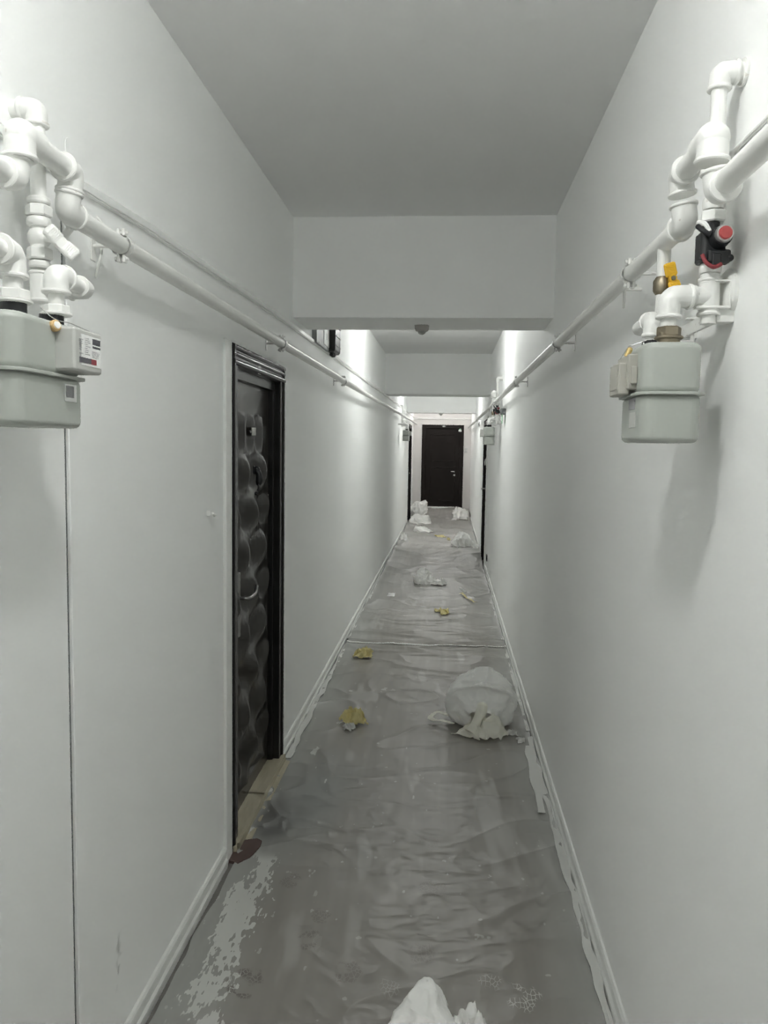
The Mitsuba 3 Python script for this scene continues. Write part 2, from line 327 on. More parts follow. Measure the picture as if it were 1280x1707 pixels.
part(door, 'peephole', rev([(0, 0), (.010, 0), (.009, .005), (0, .005)], (LX + .010, 3.575, 1.775), (1, 0, 0)), 'mat_black')
part(door, 'sticker', bx(XL + .0115, XL + .0135, 3.53, 3.585, 2.035, 2.075), 'mat_light_box', label='pale square sticker on the frame head')
part(door, 'strike_screw', rev([(0, 0), (.004, 0), (.003, .002), (0, .0025)], (XL - .045, 3.985, 1.46), (0, -1, 0)), 'mat_steel')
# taped sill in front of the door
sill = thing('door_sill', 'low door sill wrapped in beige masking tape at the foot of the near black door', 'door sill')
part(sill, 'sill_board', rbox(XL - .06, XL + .028, 3.115, 4.095, 0.0, .040, .006), 'mat_beige_tape')
def tape_patch(y0, y1, seed, z=.041):
    rng = np.random.default_rng(seed); Y = np.linspace(y0, y1, 40); S = np.linspace(0, 1, 26)
    V = np.zeros((40, 26, 3))
    for i, y in enumerate(Y):
        for j, s in enumerate(S):
            L = s * .155; n = meshkit.noise(np.array([y * 9, s * 5, seed]))
            x = XL - .055 + min(L, .088) + max(0, L - .128); zz = z - max(0, min(L - .088, .036)); V[i, j] = (x + .004 * (n - .5), y + .006 * (n - .5), zz + .006 * n)
    return grid_mesh(V)
part(sill, 'tape_layer', tape_patch(3.13, 3.66, 1), 'mat_beige_tape', 40)
part(sill, 'tape_layer', tape_patch(3.60, 4.085, 2, .047), 'mat_beige_tape', 40)

# ------------------------------------------------------------------ other doors
d2 = struct_group('door_2', 'dark brown apartment door in the end wall of the corridor', 'door')
xa, xb, zt = D2
fr = [rbox(xa, xa + .09, Y1 - .02, Y1 + .1, STEP, zt, .005), rbox(xb - .09, xb, Y1 - .02, Y1 + .1, STEP, zt, .005), rbox(xa, xb, Y1 - .02, Y1 + .1, zt - .09, zt, .005),
      rbox(xa + .08, xa + .11, Y1 - .005, Y1 + .1, STEP, zt - .08, .004), rbox(xb - .11, xb - .08, Y1 - .005, Y1 + .1, STEP, zt - .08, .004)]
part(d2, 'frame', cat(fr), 'mat_far_door', 30)
part(d2, 'leaf', rbox(xa + .09, xb - .09, Y1 + .02, Y1 + .07, STEP + .1, zt - .09, .004), 'mat_far_door', 30)
def ring_frame(x0, x1, z0, z1, w, y):
    return cat([rbox(x0, x1, y - .012, y + .01, z1 - w, z1, .005), rbox(x0, x1, y - .012, y + .01, z0, z0 + w, .005), rbox(x0, x0 + w, y - .012, y + .01, z0, z1, .005), rbox(x1 - w, x1, y - .012, y + .01, z0, z1, .005)])
part(d2, 'panel_moulding', ring_frame(xa + .20, xb - .20, 1.35, 2.03, .03, Y1 + .022), 'mat_far_door', 30)
part(d2, 'panel_moulding', ring_frame(xa + .20, xb - .20, .36, 1.22, .03, Y1 + .022), 'mat_far_door', 30)
h = part(d2, 'handle', cat([rbox(.14, .165, Y1 + .006, Y1 + .022, 1.09, 1.125, .004), tube([(.152, Y1 + .01, 1.108), (.152, Y1 - .03, 1.108), (.075, Y1 - .03, 1.108)], .011, R=.02)]), 'mat_steel', label='short steel lever handle')
part(d2, 'lock', rev([(0, 0), (.024, 0), (.022, .012), (0, .013)], (.155, Y1 + .02, 1.02), (0, -1, 0)), 'mat_steel', label='round steel lock')
np_ = part(d2, 'number_plate', rbox(-.165, -.085, Y1 - .027, Y1 - .019, 2.20, 2.245, .002), 'mat_dark_grey', label='small plate with two pale lines')
part(np_, 'printed_line', cat([bx(-.158, -.092, Y1 - .028, Y1 - .0265, 2.230, 2.238), bx(-.158, -.092, Y1 - .028, Y1 - .0265, 2.207, 2.216)]), 'mat_light_box', False)
st = part(d2, 'sticker', bx(.235, .31, Y1 - .0235, Y1 - .0185, 2.095, 2.135), 'mat_label', False, label='white and green sticker in the upper corner')
part(st, 'green_top', extrude(Polygon([(0, 0), (.055, 0), (.055, .02), (.03, .036), (0, .02)]), .004).apply_transform(np.array([[1, 0, 0, .245], [0, 0, 1, Y1 - .0235], [0, 1, 0, 2.135], [0, 0, 0, 1.0]])), 'mat_green', False)
part(d2, 'kick_board', rbox(xa + .14, xb - .19, Y1 - .03, Y1 + .03, STEP + .005, STEP + .105, .006), 'mat_white', label='white board across the foot of the door')

d3 = struct_group('door_3', 'black door seen edge-on in the left wall near the end of the corridor', 'door')
part(d3, 'frame', side_frame(D3[0], D3[1], D3[2], XL, 1), 'mat_frame_black', 30)
part(d3, 'leaf', rbox(XL - .10, XL - .055, D3[0] + .08, D3[1] - .08, .02, D3[2] - .08, .004), 'mat_leaf', 30)
part(d3, 'handle', tube([(XL - .055, 17.55, 1.12), (XL + .02, 17.55, 1.12), (XL + .02, 17.68, 1.12)], .010, R=.02), 'mat_steel', label='steel lever handle')
d4 = struct_group('door_4', 'black door seen edge-on in the right wall beyond the second gas meter', 'door')
part(d4, 'frame', side_frame(D4[0], D4[1], D4[2], XR, -1), 'mat_frame_black', 30)
part(d4, 'leaf', rbox(XR + .05, XR + .10, D4[0] + .08, D4[1] - .08, .02, D4[2] - .08, .004), 'mat_leaf', 30)
part(d4, 'handle', tube([(XR + .05, 11.95, 1.10), (XR - .045, 11.95, 1.10), (XR - .045, 11.83, 1.10)], .010, R=.02), 'mat_steel', label='dark lever handle')
part(d4, 'knocker', cat([ball((XR + .03, 11.6, 1.56), .03), tube([(XR + .02, 11.6, 1.56), (XR - .01, 11.6, 1.52), (XR - .005, 11.6, 1.46)], .018, R=.02)]), 'mat_steel', label='steel door knocker')
struct('trim_2', cat([rbox(XR - .018, XR + .02, 11.05, 11.145, 0, 2.16, .004)]), 'mat_white', 'white upright trim on the near side of the right-hand black door', 'trim', smooth=30)

# ------------------------------------------------------------------ gas pipes
RM = 0.021                # main pipe
RD = 0.0150               # riser and drop
def clamp_mesh(c, s):
    """Split band around a pipe running along y, with two ears and a stem to the wall; s: +1 when the wall is at larger x."""
    c = np.asarray(c, float); th = np.linspace(0, 2 * np.pi, 33)
    ring = np.array([[c[0] + (RM + .002) * math.cos(a), 0, c[2] + (RM + .002) * math.sin(a)] for a in th])
    V = np.stack([ring + (0, c[1] - .009, 0), ring * 1 + (0, c[1] + .009, 0)])
    out = np.stack([np.c_[c[0] + (RM + .0045) * np.cos(th), np.full(33, c[1] + o), c[2] + (RM + .0045) * np.sin(th)] for o in (-.010, .010)])
    ms = [grid_mesh(out), grid_mesh(V)]
    for k in (1, -1):
        z = c[2] + k * (RM + .010)
        ms += [rbox(c[0] - .010, c[0] - .003, c[1] - .009, c[1] + .009, z - .009, z + .009, .002), rbox(c[0] + .003, c[0] + .010, c[1] - .009, c[1] + .009, z - .009, z + .009, .002),
               cyl((c[0] - .016, c[1], z), (c[0] + .016, c[1], z), .0032, 10), hexnut((c[0] - .015, c[1], z), (1, 0, 0), .006, .005)]
    wall = XR if s > 0 else XL
    ms += [cyl((c[0] + s * RM, c[1], c[2]), (wall, c[1], c[2]), .005, 10), rbox(*sorted((wall - s * .004, wall)), c[1] - .012, c[1] + .012, c[2] - .035, c[2] + .035, .0015)]
    return cat(ms)
def screw_pair(c, s):
    c = np.asarray(c, float); x = c[0] - s * .004
    return cat([cyl((x - s * .012, c[1], c[2] + k * .033), (x + s * .03, c[1], c[2] + k * .033), .0045, 10) for k in (1, -1)] +
               [rbox(*sorted((x - s * .003, x + s * .003)), c[1] - .009, c[1] + .009, c[2] + k * .03 - .012, c[2] + k * .03 + .012, .002) for k in (1, -1)])

def hop(t, xm, xh, y0, y1, z, zh):
    """The main pipe's hop over the riser: elbow up, tee, straight, elbow down, elbow."""
    part(t, 'elbow', elbow_mesh((xm, y0, z), (0, -1, 0), (xh - xm, 0, zh - z), RM, .036), 'mat_pipe')
    tee = cat([tube([(xh, y0, zh - .040), (xh, y0, zh), (xh, y0 + .055, zh)], RM * 1.32, R=.036), ball((xh, y0 + .003, zh - .001), RM * 1.42), collar((xh, y0, zh - .040), (0, 0, 1), RM * 1.5, .008)])
    part(t, 'tee', tee, 'mat_pipe')
    part(t, 'pipe', tube([(xh, y0 + .05, zh), (xh, y1 - .03, zh)], RM), 'mat_pipe')
    part(t, 'elbow', elbow_mesh((xh, y1, zh), (0, -1, 0), (xm - xh, 0, z - zh), RM, .036), 'mat_pipe')
    part(t, 'elbow', elbow_mesh((xm, y1, z), (xh - xm, 0, zh - z), (0, 1, 0), RM, .036), 'mat_pipe')
def nuts(t, x, y, spec):
    for (z, r, hh, kind) in spec:
        if kind == 'hex': part(t, 'union_nut', hexnut((x, y, z), (0, 0, 1), r, hh, .35), 'mat_pipe', 20)
        else: part(t, 'sleeve', rev([(0, 0), (r * .9, 0), (r, hh * .25), (r, hh * .75), (r * .9, hh), (0, hh)], (x, y, z - hh / 2)), 'mat_pipe', 30)
def lever_mesh(c, d, s=1.0):
    """Butterfly handle: a hub with two ribbed wings along d (unit vector), standing off along -y."""
    c, d = np.asarray(c, float), unit(d); up = np.cross(d, [0, 1, 0])
    ms = [cyl(c + (0, .012, 0), c - (0, .006, 0), .009 * s, 16)]
    for k in (1, -1):
        q = c + d * k * .010; e = c + d * k * .030 + np.array([0, -.004, 0])
        P = [np.array(_ball) * .0055 * s + o + up * w for o in (q, e) for w in (-.008, .008)]
        ms.append(hull(np.vstack(P)))
        for j in range(5):
            f = q + (e - q) * (j + .6) / 5 - np.array([0, .0055 * s, 0]); ms.append(cyl(f - up * .009, f + up * .009, .0012, 6))
    return cat(ms)

# --- right wall
def right_pipes(dy, near):
    X, Yr = 0.502, 1.62 + dy
    t = thing('gas_riser', ('white gas riser with black valve and red knob above the near right meter' if near else
              'white gas riser with dark valve above the second, farther right meter'), 'gas pipe', 'gas risers')
    part(t, 'elbow', cat([elbow_mesh((X, Yr, 2.442), (1, 0, 0), (0, 0, -1), RD * 1.12, .030), cyl((X + .03, Yr, 2.442), (XR + .01, Yr, 2.442), RD * 1.2), collar((XR - .003, Yr, 2.442), (1, 0, 0), RD * 1.7, .008)]), 'mat_pipe')
    part(t, 'pipe', tube([(X, Yr, 2.42), (X, Yr, 2.20)], RD), 'mat_pipe')
    nuts(t, X, Yr, [(2.197, .021, .022, 'sleeve'), (2.172, .0245, .022, 'hex')])
    # shut-off valve: black body, red knob, maroon strap
    v = part(t, 'valve', cat([vbox(X - .027, X + .021, Yr - .028, Yr + .024, 2.084, 2.142, .012, .006), rbox(X - .016, X + .027, Yr - .035, Yr - .010, 2.078, 2.104, .005), cyl((X - .003, Yr, 2.14), (X - .003, Yr, 2.162), .016),
             cyl((X + .004, Yr - .020, 2.122), (X + .006, Yr - .046, 2.127), .019), tube([(X - .034, Yr - .02, 2.150), (X - .028, Yr - .034, 2.138), (X - .014, Yr - .036, 2.130)], .005, n=10),
             ball((X + .026, Yr - .030, 2.088), .007, 2), rbox(X - .009, X + .008, Yr - .038, Yr - .026, 2.072, 2.096, .003)]), 'mat_black', 30, label='black valve body')
    kc, kd = np.array([X + .006, Yr - .046, 2.127]), unit((.06, -1, .10))
    part(v, 'knob_ring', rev([(.012, 0), (.0165, 0), (.0172, .008), (.0155, .011), (.0120, .011)], kc, kd), 'mat_zinc', label='grey ring of the knob')
    part(v, 'knob', rev([(0, 0), (.0125, 0), (.0125, .013), (.0112, .016), (0, .0165)], kc, kd), 'mat_red' if near else 'mat_maroon', label='red push knob')
    part(v, 'strap', tube([(X - .025, Yr - .028, 2.094), (X - .021, Yr - .036, 2.078), (X - .006, Yr - .040, 2.067), (X + .008, Yr - .038, 2.075)], .004, R=.01, n=10), 'mat_maroon', label='maroon strap under the valve')
    part(v, 'seal_tag', tube([(X - .030, Yr - .010, 2.160), (X - .024, Yr - .033, 2.152), (X - .016, Yr - .036, 2.136)], .0045, R=.012, n=10), 'mat_white', label='white tag on the valve')
    nuts(t, X, Yr, [(2.074, .021, .018, 'sleeve'), (2.058, .0185, .012, 'sleeve'), (2.047, .020, .006, 'sleeve')])
    part(t, 'tee', cat([cyl((X, Yr, 2.055), (X, Yr, 1.985), RD * 1.3), collar((X, Yr, 2.052), (0, 0, 1), RD * 1.5), collar((X, Yr, 1.987), (0, 0, 1), RD * 1.5),
                        cyl((X, Yr, 2.020), (X - .030, Yr - .006, 2.020), RD * 1.25), collar((X - .031, Yr - .006, 2.020), (1, 0, 0), RD * 1.45), cyl((X, Yr, 1.99), (X, Yr, 1.968), RD * 1.0)]), 'mat_pipe')
    part(t, 'elbow', elbow_mesh((.421, 1.600 + dy, 2.018), (X - .421, .014, 0), (0, 0, -1), RD * 1.2, .040), 'mat_pipe')
    nuts(t, .421, 1.60 + dy, [(1.966, .0155, .022, 'sleeve')])
    # return side: tap down from the main pipe, valve with lever, elbow onto the second port
    part(t, 'pipe', tube([(PIPE_R, 1.862 + dy, 2.185), (PIPE_R, 1.862 + dy, 2.085)], RD), 'mat_pipe')
    vv = part(t, 'ball_valve', cat([rev([(0, 0), (.013, 0), (.021, .012), (.021, .034), (.013, .046), (0, .046)], (PIPE_R, 1.862 + dy, 2.066))]), 'mat_brass', label='bare brass ball valve')
    part(vv, 'lever', cat([lever_mesh((PIPE_R + .014, 1.835 + dy, 2.100), (.30, 0, -.95), .95)]), 'mat_yellow' if near else 'mat_black', label='yellow butterfly lever' if near else 'black lever')
    part(vv, 'spindle', hexnut((PIPE_R + .014, 1.828 + dy, 2.100), (0, 1, 0), .0055, .006), 'mat_brass')
    part(t, 'pipe', tube([(PIPE_R, 1.862 + dy, 2.07), (PIPE_R, 1.862 + dy, 1.992), (.421, 1.862 + dy, 1.992), (.421, 1.75 + dy, 1.992)], RD, R=.025), 'mat_pipe')
    part(t, 'elbow', elbow_mesh((.421, 1.722 + dy, 1.992), (0, 1, 0), (0, 0, -1), RD * 1.05, .032), 'mat_pipe')
    nuts(t, .421, 1.722 + dy, [(1.953, .014, .024, 'sleeve'), (1.938, .021, .014, 'hex')])
    # wall bracket: rosette, flat bar and two stirrups
    part(t, 'rosette', rev([(0, 0), (.048, 0), (.048, .008), (.040, .016), (.028, .020), (0, .021)], (XR, Yr + .02, 2.03), (-1, 0, 0)), 'mat_pipe')
    br = [rbox(XR - .034, XR - .028, Yr - .01, Yr + .27, 1.970, 1.998, .002), rbox(XR - .030, XR, Yr + .22, Yr + .25, 1.970, 1.998, .002), rbox(XR - .03, XR, Yr - .01, Yr + .02, 1.970, 1.998, .002)]
    for (y, zz, w) in ((Yr - .012, 2.000, .040), (Yr + .16, 1.955, .026)):
        br += [rbox(X - .03, X - .03 + w + .025, y - .010, y + .010, zz - .005, zz, .0015), rbox(X - .03 + w + .021, X - .03 + w + .025, y - .010, y + .010, zz - .005, zz + .05, .0015), rbox(X + .004, X - .03 + w + .025, y - .010, y + .010, zz + .046, zz + .05, .0015)]
    part(t, 'bracket', cat(br), 'mat_pipe', 30)
    return t
right_pipes(0, True); right_pipes(6.80, False)
mr = thing('gas_main', 'long white gas main pipe clamped along the right wall', 'gas pipe')
for (a, b) in ((Y0 + .01, 1.475), (1.735, 8.275), (8.535, Y1 - .01)):
    part(mr, 'pipe', tube([(PIPE_R, a, 2.185), (PIPE_R, b, 2.19)], RM), 'mat_pipe')
hop(mr, PIPE_R, .460, 1.505, 1.705, 2.184, 2.278); hop(mr, PIPE_R, .460, 8.305, 8.505, 2.188, 2.282)
for y in (2.19, 9.6, 13.5): part(mr, 'clamp', clamp_mesh((PIPE_R, y, 2.187), 1), 'mat_pipe', 30)
for y in (3.60, 5.70): part(mr, 'clamp', cat([clamp_mesh((PIPE_R, y, 2.187), 1)]), 'mat_zinc', 30, label='clamp with bare metal screws')
part(mr, 'wall_anchor', cat([rbox(XR - .05, XR, 2.38, 2.395, 2.18, 2.188, .002), rbox(XR - .052, XR - .046, 2.38, 2.395, 2.13, 2.188, .002)]), 'mat_pipe', 30)
solo('cable', tube([(XR - .006, 1.66, 2.305), (XR - .006, 1.40, 2.30), (XR - .006, .6, 2.29), (XR - .006, -1.5, 2.30)], .0045, R=.05, n=10), 'mat_white', 'thin white cable running along the right wall beside the near riser', 'cable')

# --- left wall
def left_pipes(dy, near, dz=0.0):
    X, Yr = -0.825, 1.555 + dy
    t = thing('gas_riser', ('white gas riser with stacked nuts and ribbed lever above the near left meter' if near else
              'small distant white gas riser above the far left meter'), 'gas pipe', 'gas risers')
    Z = lambda z: z + dz
    part(t, 'elbow', cat([elbow_mesh((X, Yr, Z(2.372)), (-1, 0, 0), (0, 0, -1), RD * 1.15, .030), cyl((X - .03, Yr, Z(2.372)), (XL - .01, Yr, Z(2.372)), RD * 1.2)]), 'mat_pipe')
    part(t, 'pipe', tube([(X, Yr, Z(2.35)), (X, Yr, Z(2.16))], RD), 'mat_pipe')
    nuts(t, X, Yr, [(Z(2.195), .0225, .013, 'sleeve'), (Z(2.175), .0255, .022, 'hex'), (Z(2.153), .0235, .018, 'sleeve')])
    v = part(t, 'ball_valve', cat([ball((X, Yr, Z(2.124)), .0225), cyl((X, Yr, Z(2.15)), (X, Yr, Z(2.09)), .0165), cyl((X, Yr, Z(2.124)), (X + .052, Yr - .018, Z(2.116)), .009)]), 'mat_pipe')
    lm = lever_mesh((0, 0, 0), (.74, 0, -.67), 1.25); lm.apply_transform(trimesh.transformations.rotation_matrix(math.radians(38), [0, 0, 1])); lm.apply_translation((X + .056, Yr - .022, Z(2.108)))
    part(v, 'lever', lm, 'mat_pipe', 30, label='ribbed butterfly lever painted white')
    nuts(t, X, Yr, [(Z(2.092), .0245, .024, 'hex'), (Z(2.070), .0215, .014, 'sleeve'), (Z(2.054), .0215, .007, 'sleeve')])
    part(t, 'elbow', cat([tube([(X, Yr, Z(2.055)), (X, Yr, Z(2.000))], RD * 1.3), tube([(X, Yr, Z(2.02)), (-.728, Yr, Z(2.02))], RD * 1.1), collar((X, Yr, Z(2.000)), (0, 0, 1), RD * 1.5)]), 'mat_pipe')
    part(t, 'elbow', elbow_mesh((-.725, Yr - .010, Z(2.02)), (-1, 0, 0), (0, -1, 0), RD * 1.05, .030), 'mat_pipe')
    part(t, 'pipe', tube([(-.725, Yr - .03, Z(2.02)), (-.725, 1.45 + dy, Z(2.02))], RD), 'mat_pipe')
    part(t, 'elbow', elbow_mesh((-.725, 1.423 + dy, Z(2.022)), (0, 1, 0), (0, 0, -1), RD * 1.25, .030), 'mat_pipe')
    nuts(t, -.725, 1.423 + dy, [(Z(1.980), .0140, .024, 'sleeve'), (Z(1.961), .0235, .015, 'hex'), (Z(1.952), .028, .006, 'sleeve')])
    part(t, 'elbow', elbow_mesh((-.735, 1.295 + dy, Z(2.030)), (0, -1, 0), (0, 0, -1), RD * 1.25, .036), 'mat_pipe')
    nuts(t, -.735, 1.295 + dy, [(Z(1.981), .0160, .024, 'sleeve'), (Z(1.963), .0270, .018, 'hex'), (Z(1.952), .031, .006, 'sleeve')])
    part(t, 'pipe', tube([(-.735, 1.26 + dy, Z(2.030)), (-.735, 1.16 + dy, Z(2.030)), (XL - .01, 1.16 + dy, Z(2.030))], RD * 1.05, R=.04), 'mat_pipe')
    return t
left_pipes(0, True); left_pipes(12.5, False, .065)
ml = thing('gas_main', 'long white gas main pipe clamped along the left wall under the trunking', 'gas pipe')
for pts in (((Y0 + .01, 2.196), (1.39, 2.196)), ((1.655, 2.192), (6.1, 2.20)), ((6.1, 2.20), (13.90, 2.25)), ((14.14, 2.25), (19.59, 2.27))):
    part(ml, 'pipe', tube([(PIPE_L, a, z) for a, z in pts], RM), 'mat_pipe')
hop(ml, PIPE_L, -.788, 1.423, 1.622, 2.194, 2.272); hop(ml, PIPE_L, -.788, 13.93, 14.11, 2.25, 2.33)
for y, z in ((1.90, 2.193), (11.6, 2.238)): part(ml, 'clamp', clamp_mesh((PIPE_L, y, z), -1), 'mat_pipe', 30)
for y, z in ((3.74, 2.196), (5.95, 2.2)): part(ml, 'clamp', clamp_mesh((PIPE_L, y, z), -1), 'mat_zinc', 30, label='clamp with bare metal screws')
part(ml, 'wall_anchor', cat([tube([(XL, 1.93, 2.27), (XL + .012, 1.93, 2.255), (XL + .014, 1.92, 2.18), (XL, 1.915, 2.12)], .004, R=.02, n=8)]), 'mat_pipe')
ls = tube([(XL + .01, 1.735, 2.165), (XL + .03, 1.70, 2.165), (-.80, 1.655, 2.18)], .008, R=.03, n=10)
part(ml, 'support_strap', ls, 'mat_pipe')

# trunking: a flat duct with its lid, climbing slightly along the left wall
def trunk_mesh(d0, d1, z0, z1):
    P = [(-2.6, 2.28), (1.80, 2.312), (2.2, 2.330), (4.25, 2.366), (10.6, 2.405), (19.6, 2.44)]
    V = np.array([[[XL + a, y, z + b] for (a, b) in ((d0, z0), (d1, z0), (d1, z1), (d0, z1))] for y, z in P])
    return grid_mesh(V, closed=True)
tk = thing('cable_trunking', 'flat white cable trunking running the length of the left wall above the gas pipe', 'trunking')
part(tk, 'duct', trunk_mesh(0, .012, -.013, .011), 'mat_white', False)
part(tk, 'lid', trunk_mesh(0.001, .016, -.009, .009), 'mat_white', False)
solo('junction_plate', extrude(sbox(0, 0, .42, .075).buffer(-.02).buffer(.02), .0014).apply_transform(np.array([[0, 0, 1, XL], [1, 0, 0, 1.77], [0, 1, 0, 2.330], [0, 0, 0, 1.0]])), 'mat_wall',
     'flush rounded cover plate painted over above the left trunking', 'cover plate')
# service panel and its casing strip, left of the near door
sp = thing('service_panel', 'tall flush white service panel in the left wall behind the near left meter', 'panel')
part(sp, 'panel_door', rbox(XL, XL + .0025, .95, 1.738, .02, 2.312, .001), 'mat_wall', 30)
part(sp, 'side_gap', bx(XL, XL + .0010, 1.738, 1.7465, .02, 2.312), 'mat_dark_grey', False, label='dark strip painted as the shade of the recess beside the panel')  # flat dark strip painting the shade of a recess, no real groove
part(sp, 'casing', rbox(XL, XL + .010, 1.7465, 1.822, .08, 2.30, .002), 'mat_wall', 30)
solo('wall_hook', cat([rev([(0, 0), (.012, 0), (.010, .006), (0, .007)], (XL, 2.82, 1.462), (1, 0, 0)), tube([(XL + .004, 2.82, 1.462), (XL + .022, 2.82, 1.462), (XL + .024, 2.845, 1.455), (XL + .012, 2.85, 1.45)], .0045, R=.01, n=8),
     rbox(XL, XL + .016, 2.80, 2.812, 1.455, 1.475, .003)]), 'mat_white', 'tiny white plastic cable hook on the left wall before the near door', 'hook')

# ------------------------------------------------------------------ gas meters
def meter(label, cx, y0, y1, zb, zt, s, idx, aged, fit, dz=0.0, seal=True, small=False):
    """s: the direction in x that the index faces. idx: (y0, y1, z0, z1) of the index box."""
    t = thing('gas_meter', label, 'gas meter', 'wall gas meters')
    hd, zm = .057, zb + .49 * (zt - zb)
    low = vbox(cx - hd, cx + hd, y0, y1, zb, zm, .030, .012); up = vbox(cx - hd, cx + hd, y0 + .003, y1 - .003, zm, zt, .032, .014)
    part(t, 'lower_shell', low, 'mat_meter', 40); part(t, 'upper_shell', up, 'mat_meter', 40)
    part(t, 'seam_rim', vbox(cx - hd - .008, cx + hd + .008, y0 - .009, y1 + .009, zm - .003, zm + .003, .036, .0015), 'mat_meter', 40)
    for (y, bare) in fit:
        part(t, 'connector', cat([cyl((cx + (.01 if s > 0 else 0), y, zt - .006), (cx + (.01 if s > 0 else 0), y, zt + .022), .0215)] + ([collar((cx, y, zt + .012), (0, 0, 1), .027, .006), hexnut((cx, y, zt + .024), (0, 0, 1), .0235, .018)] if bare else [])),
             'mat_brass' if bare else 'mat_black', 25, label='bare brass connector' if bare else 'black threaded connector')
    a, b, c, d = idx; xf = cx + s * hd; xo = xf + s * (.036 if not aged else .033)
    xs = lambda p, q: tuple(sorted((p, q)))
    hm = 'mat_index_aged' if aged else 'mat_index'
    if aged:
        mesh = cat([rbox(*xs(xf - s * .01, xf + s * .018), a + .002, b, c + .010, d, .004), rbox(*xs(xf + s * .010, xo), a + .014, b, c, d - .016, .004), rbox(*xs(xf, xf + s * .012), a - .006, a + .03, c + .02, c + .055, .003)])
    else:
        mesh = rbox(*xs(xf - s * .01, xo), a, b, c, d, .006)
    i = part(t, 'index_housing', mesh, hm, 30, label='grey counter box on the face of the meter')
    f = lambda p: xo + s * p
    lp = part(i, 'label_plate', bx(*xs(f(-.001), f(.0012)), a + .022, b - .008, c + .012, d - (.010 if not aged else .03)), 'mat_label' if not aged else 'mat_index_aged', False, label='printed label')
    if not small and not aged:
        w, hgt_ = b - a - .020, d - c - .022; ya, za = a + .012, c + .012
        part(i, 'counter_window', bx(*xs(f(0), f(.002)), ya + .04 * w, ya + .52 * w, za + .07 * hgt_, za + .25 * hgt_), 'mat_ink', False, label='dark counter window')
        part(i, 'decimal_window', bx(*xs(f(0), f(.002)), ya + .52 * w, ya + .76 * w, za + .07 * hgt_, za + .25 * hgt_), 'mat_red_dark', False, label='dark red decimal part of the counter')
        rng = np.random.default_rng(5); pr = []
        for r in range(9):
            for (l, rr) in ((.04, .2), (.26, .50)):
                e = l + (rr - l) * rng.uniform(.4, 1); z = za + (.36 + .065 * r) * hgt_
                if r not in (1, 8) or l > .2: pr.append(bx(*xs(f(0), f(.0016)), ya + l * w, ya + e * w, z, z + .02 * hgt_))
        for r in range(6): pr.append(bx(*xs(f(0), f(.0016)), ya + .58 * w, ya + (.85 + .08 * rng.random()) * w, za + (.30 + .04 * r) * hgt_, za + (.316 + .04 * r) * hgt_))
        part(i, 'printed_lines', cat(pr), 'mat_ink_grey', False)
        bc = []
        for k in range(22):
            y = ya + (.60 + .36 * k / 22) * w; bc.append(bx(*xs(f(0), f(.0017)), y, y + .36 * w / 22 * rng.uniform(.35, .9), za + .74 * hgt_, za + .94 * hgt_))
            bc.append(bx(*xs(f(0), f(.0017)), y, y + .36 * w / 22 * rng.uniform(.35, .9), za + .62 * hgt_, za + .69 * hgt_))
        part(i, 'barcode', cat(bc), 'mat_ink', False)
    if not small:
        lb = bx(*xs(xf, xf + s * .0012), y1 - .085, y1 - .040, zb + .048, zb + .079)
        if not aged:
            sl = part(t, 'barcode_sticker', lb, 'mat_label', False, label='small white sticker with a grey barcode')
            bb = []; ya, w = y1 - .081, .030
            for k in range(16): bb.append(bx(*xs(xf, xf + s * .0018), ya + w * k / 16, ya + w * k / 16 + w / 16 * rng.uniform(.5, 1), zb + .055, zb + .076))
            part(sl, 'bars', cat(bb), 'mat_ink_grey', False)
        else:
            part(t, 'rating_label', bx(*xs(xf - s * .0005, xf + s * .0012), y0 + .05, y0 + .10, zb + .03, zb + .06), 'mat_index', False, label='small pale label on the lower half')
            part(t, 'rating_label', bx(*xs(xf - s * .0005, xf + s * .0012), y0 + .06, y0 + .11, zb + .066, zb + .088), 'mat_ink_grey', False, label='small grey label near the seam')
        if seal:
            if not aged:
                sk = part(t, 'seal', cat([rev([(0, 0), (.009, 0), (.010, .004), (.010, .010), (.008, .013), (0, .013)], (xf - s * .002, a - .004, zt - .012), unit((s, -.5, .2))),
                          rbox(*xs(xf - s * .012, xf + s * .004), a + .000, a + .016, zt - .014, zt - .002, .003)]), 'mat_seal', 30, label='amber plastic seal with a white face')
                part(sk, 'seal_face', rev([(0, 0), (.0065, 0), (.006, .002), (0, .002)], np.array((xf - s * .002, a - .004, zt - .012)) + unit((s, -.5, .2)) * .0125, unit((s, -.5, .2))), 'mat_label')
                part(sk, 'wire', tube([(xf - s * .02, a - .01, zt + .02), (xf, a, zt), (xf + s * .012, a + .03, d + .010), (xf + s * .020, a + .08, d + .004), (xo - s * .006, b - .01, d - .002)], .0008, R=.02, n=6), 'mat_zinc')
            else:
                sk = part(t, 'seal', cat([cyl((xf + s * .018, a + .02, d - .004), (xf + s * .012, a + .02, d + .008), .0052), ball((xf + s * .012, a + .02, d + .009), .0058, 2)]), 'mat_brass_seal', 30, label='small brass-coloured seal')
                part(sk, 'wire', tube([(xo - s * .004, a + .03, d - .01), (xf + s * .014, a + .02, d + .016), (xf + s * .01, a + .03, d + .018), (xf - s * .02, a + .02, zt + .01)], .0008, R=.02, n=6), 'mat_zinc')
    return t
meter('grey gas meter with barcode sticker and counter, hanging on the near left wall', -.745, 1.215, 1.458, 1.743, 1.929, 1, (1.343, 1.452, 1.843, 1.919), False, [(1.423, False), (1.295, False)])
meter('grey gas meter with bare brass nut, hanging on the near right wall', .423, 1.548, 1.748, 1.734, 1.926, -1, (1.60, 1.70, 1.828, 1.908), True, [(1.600, True), (1.722, False)])
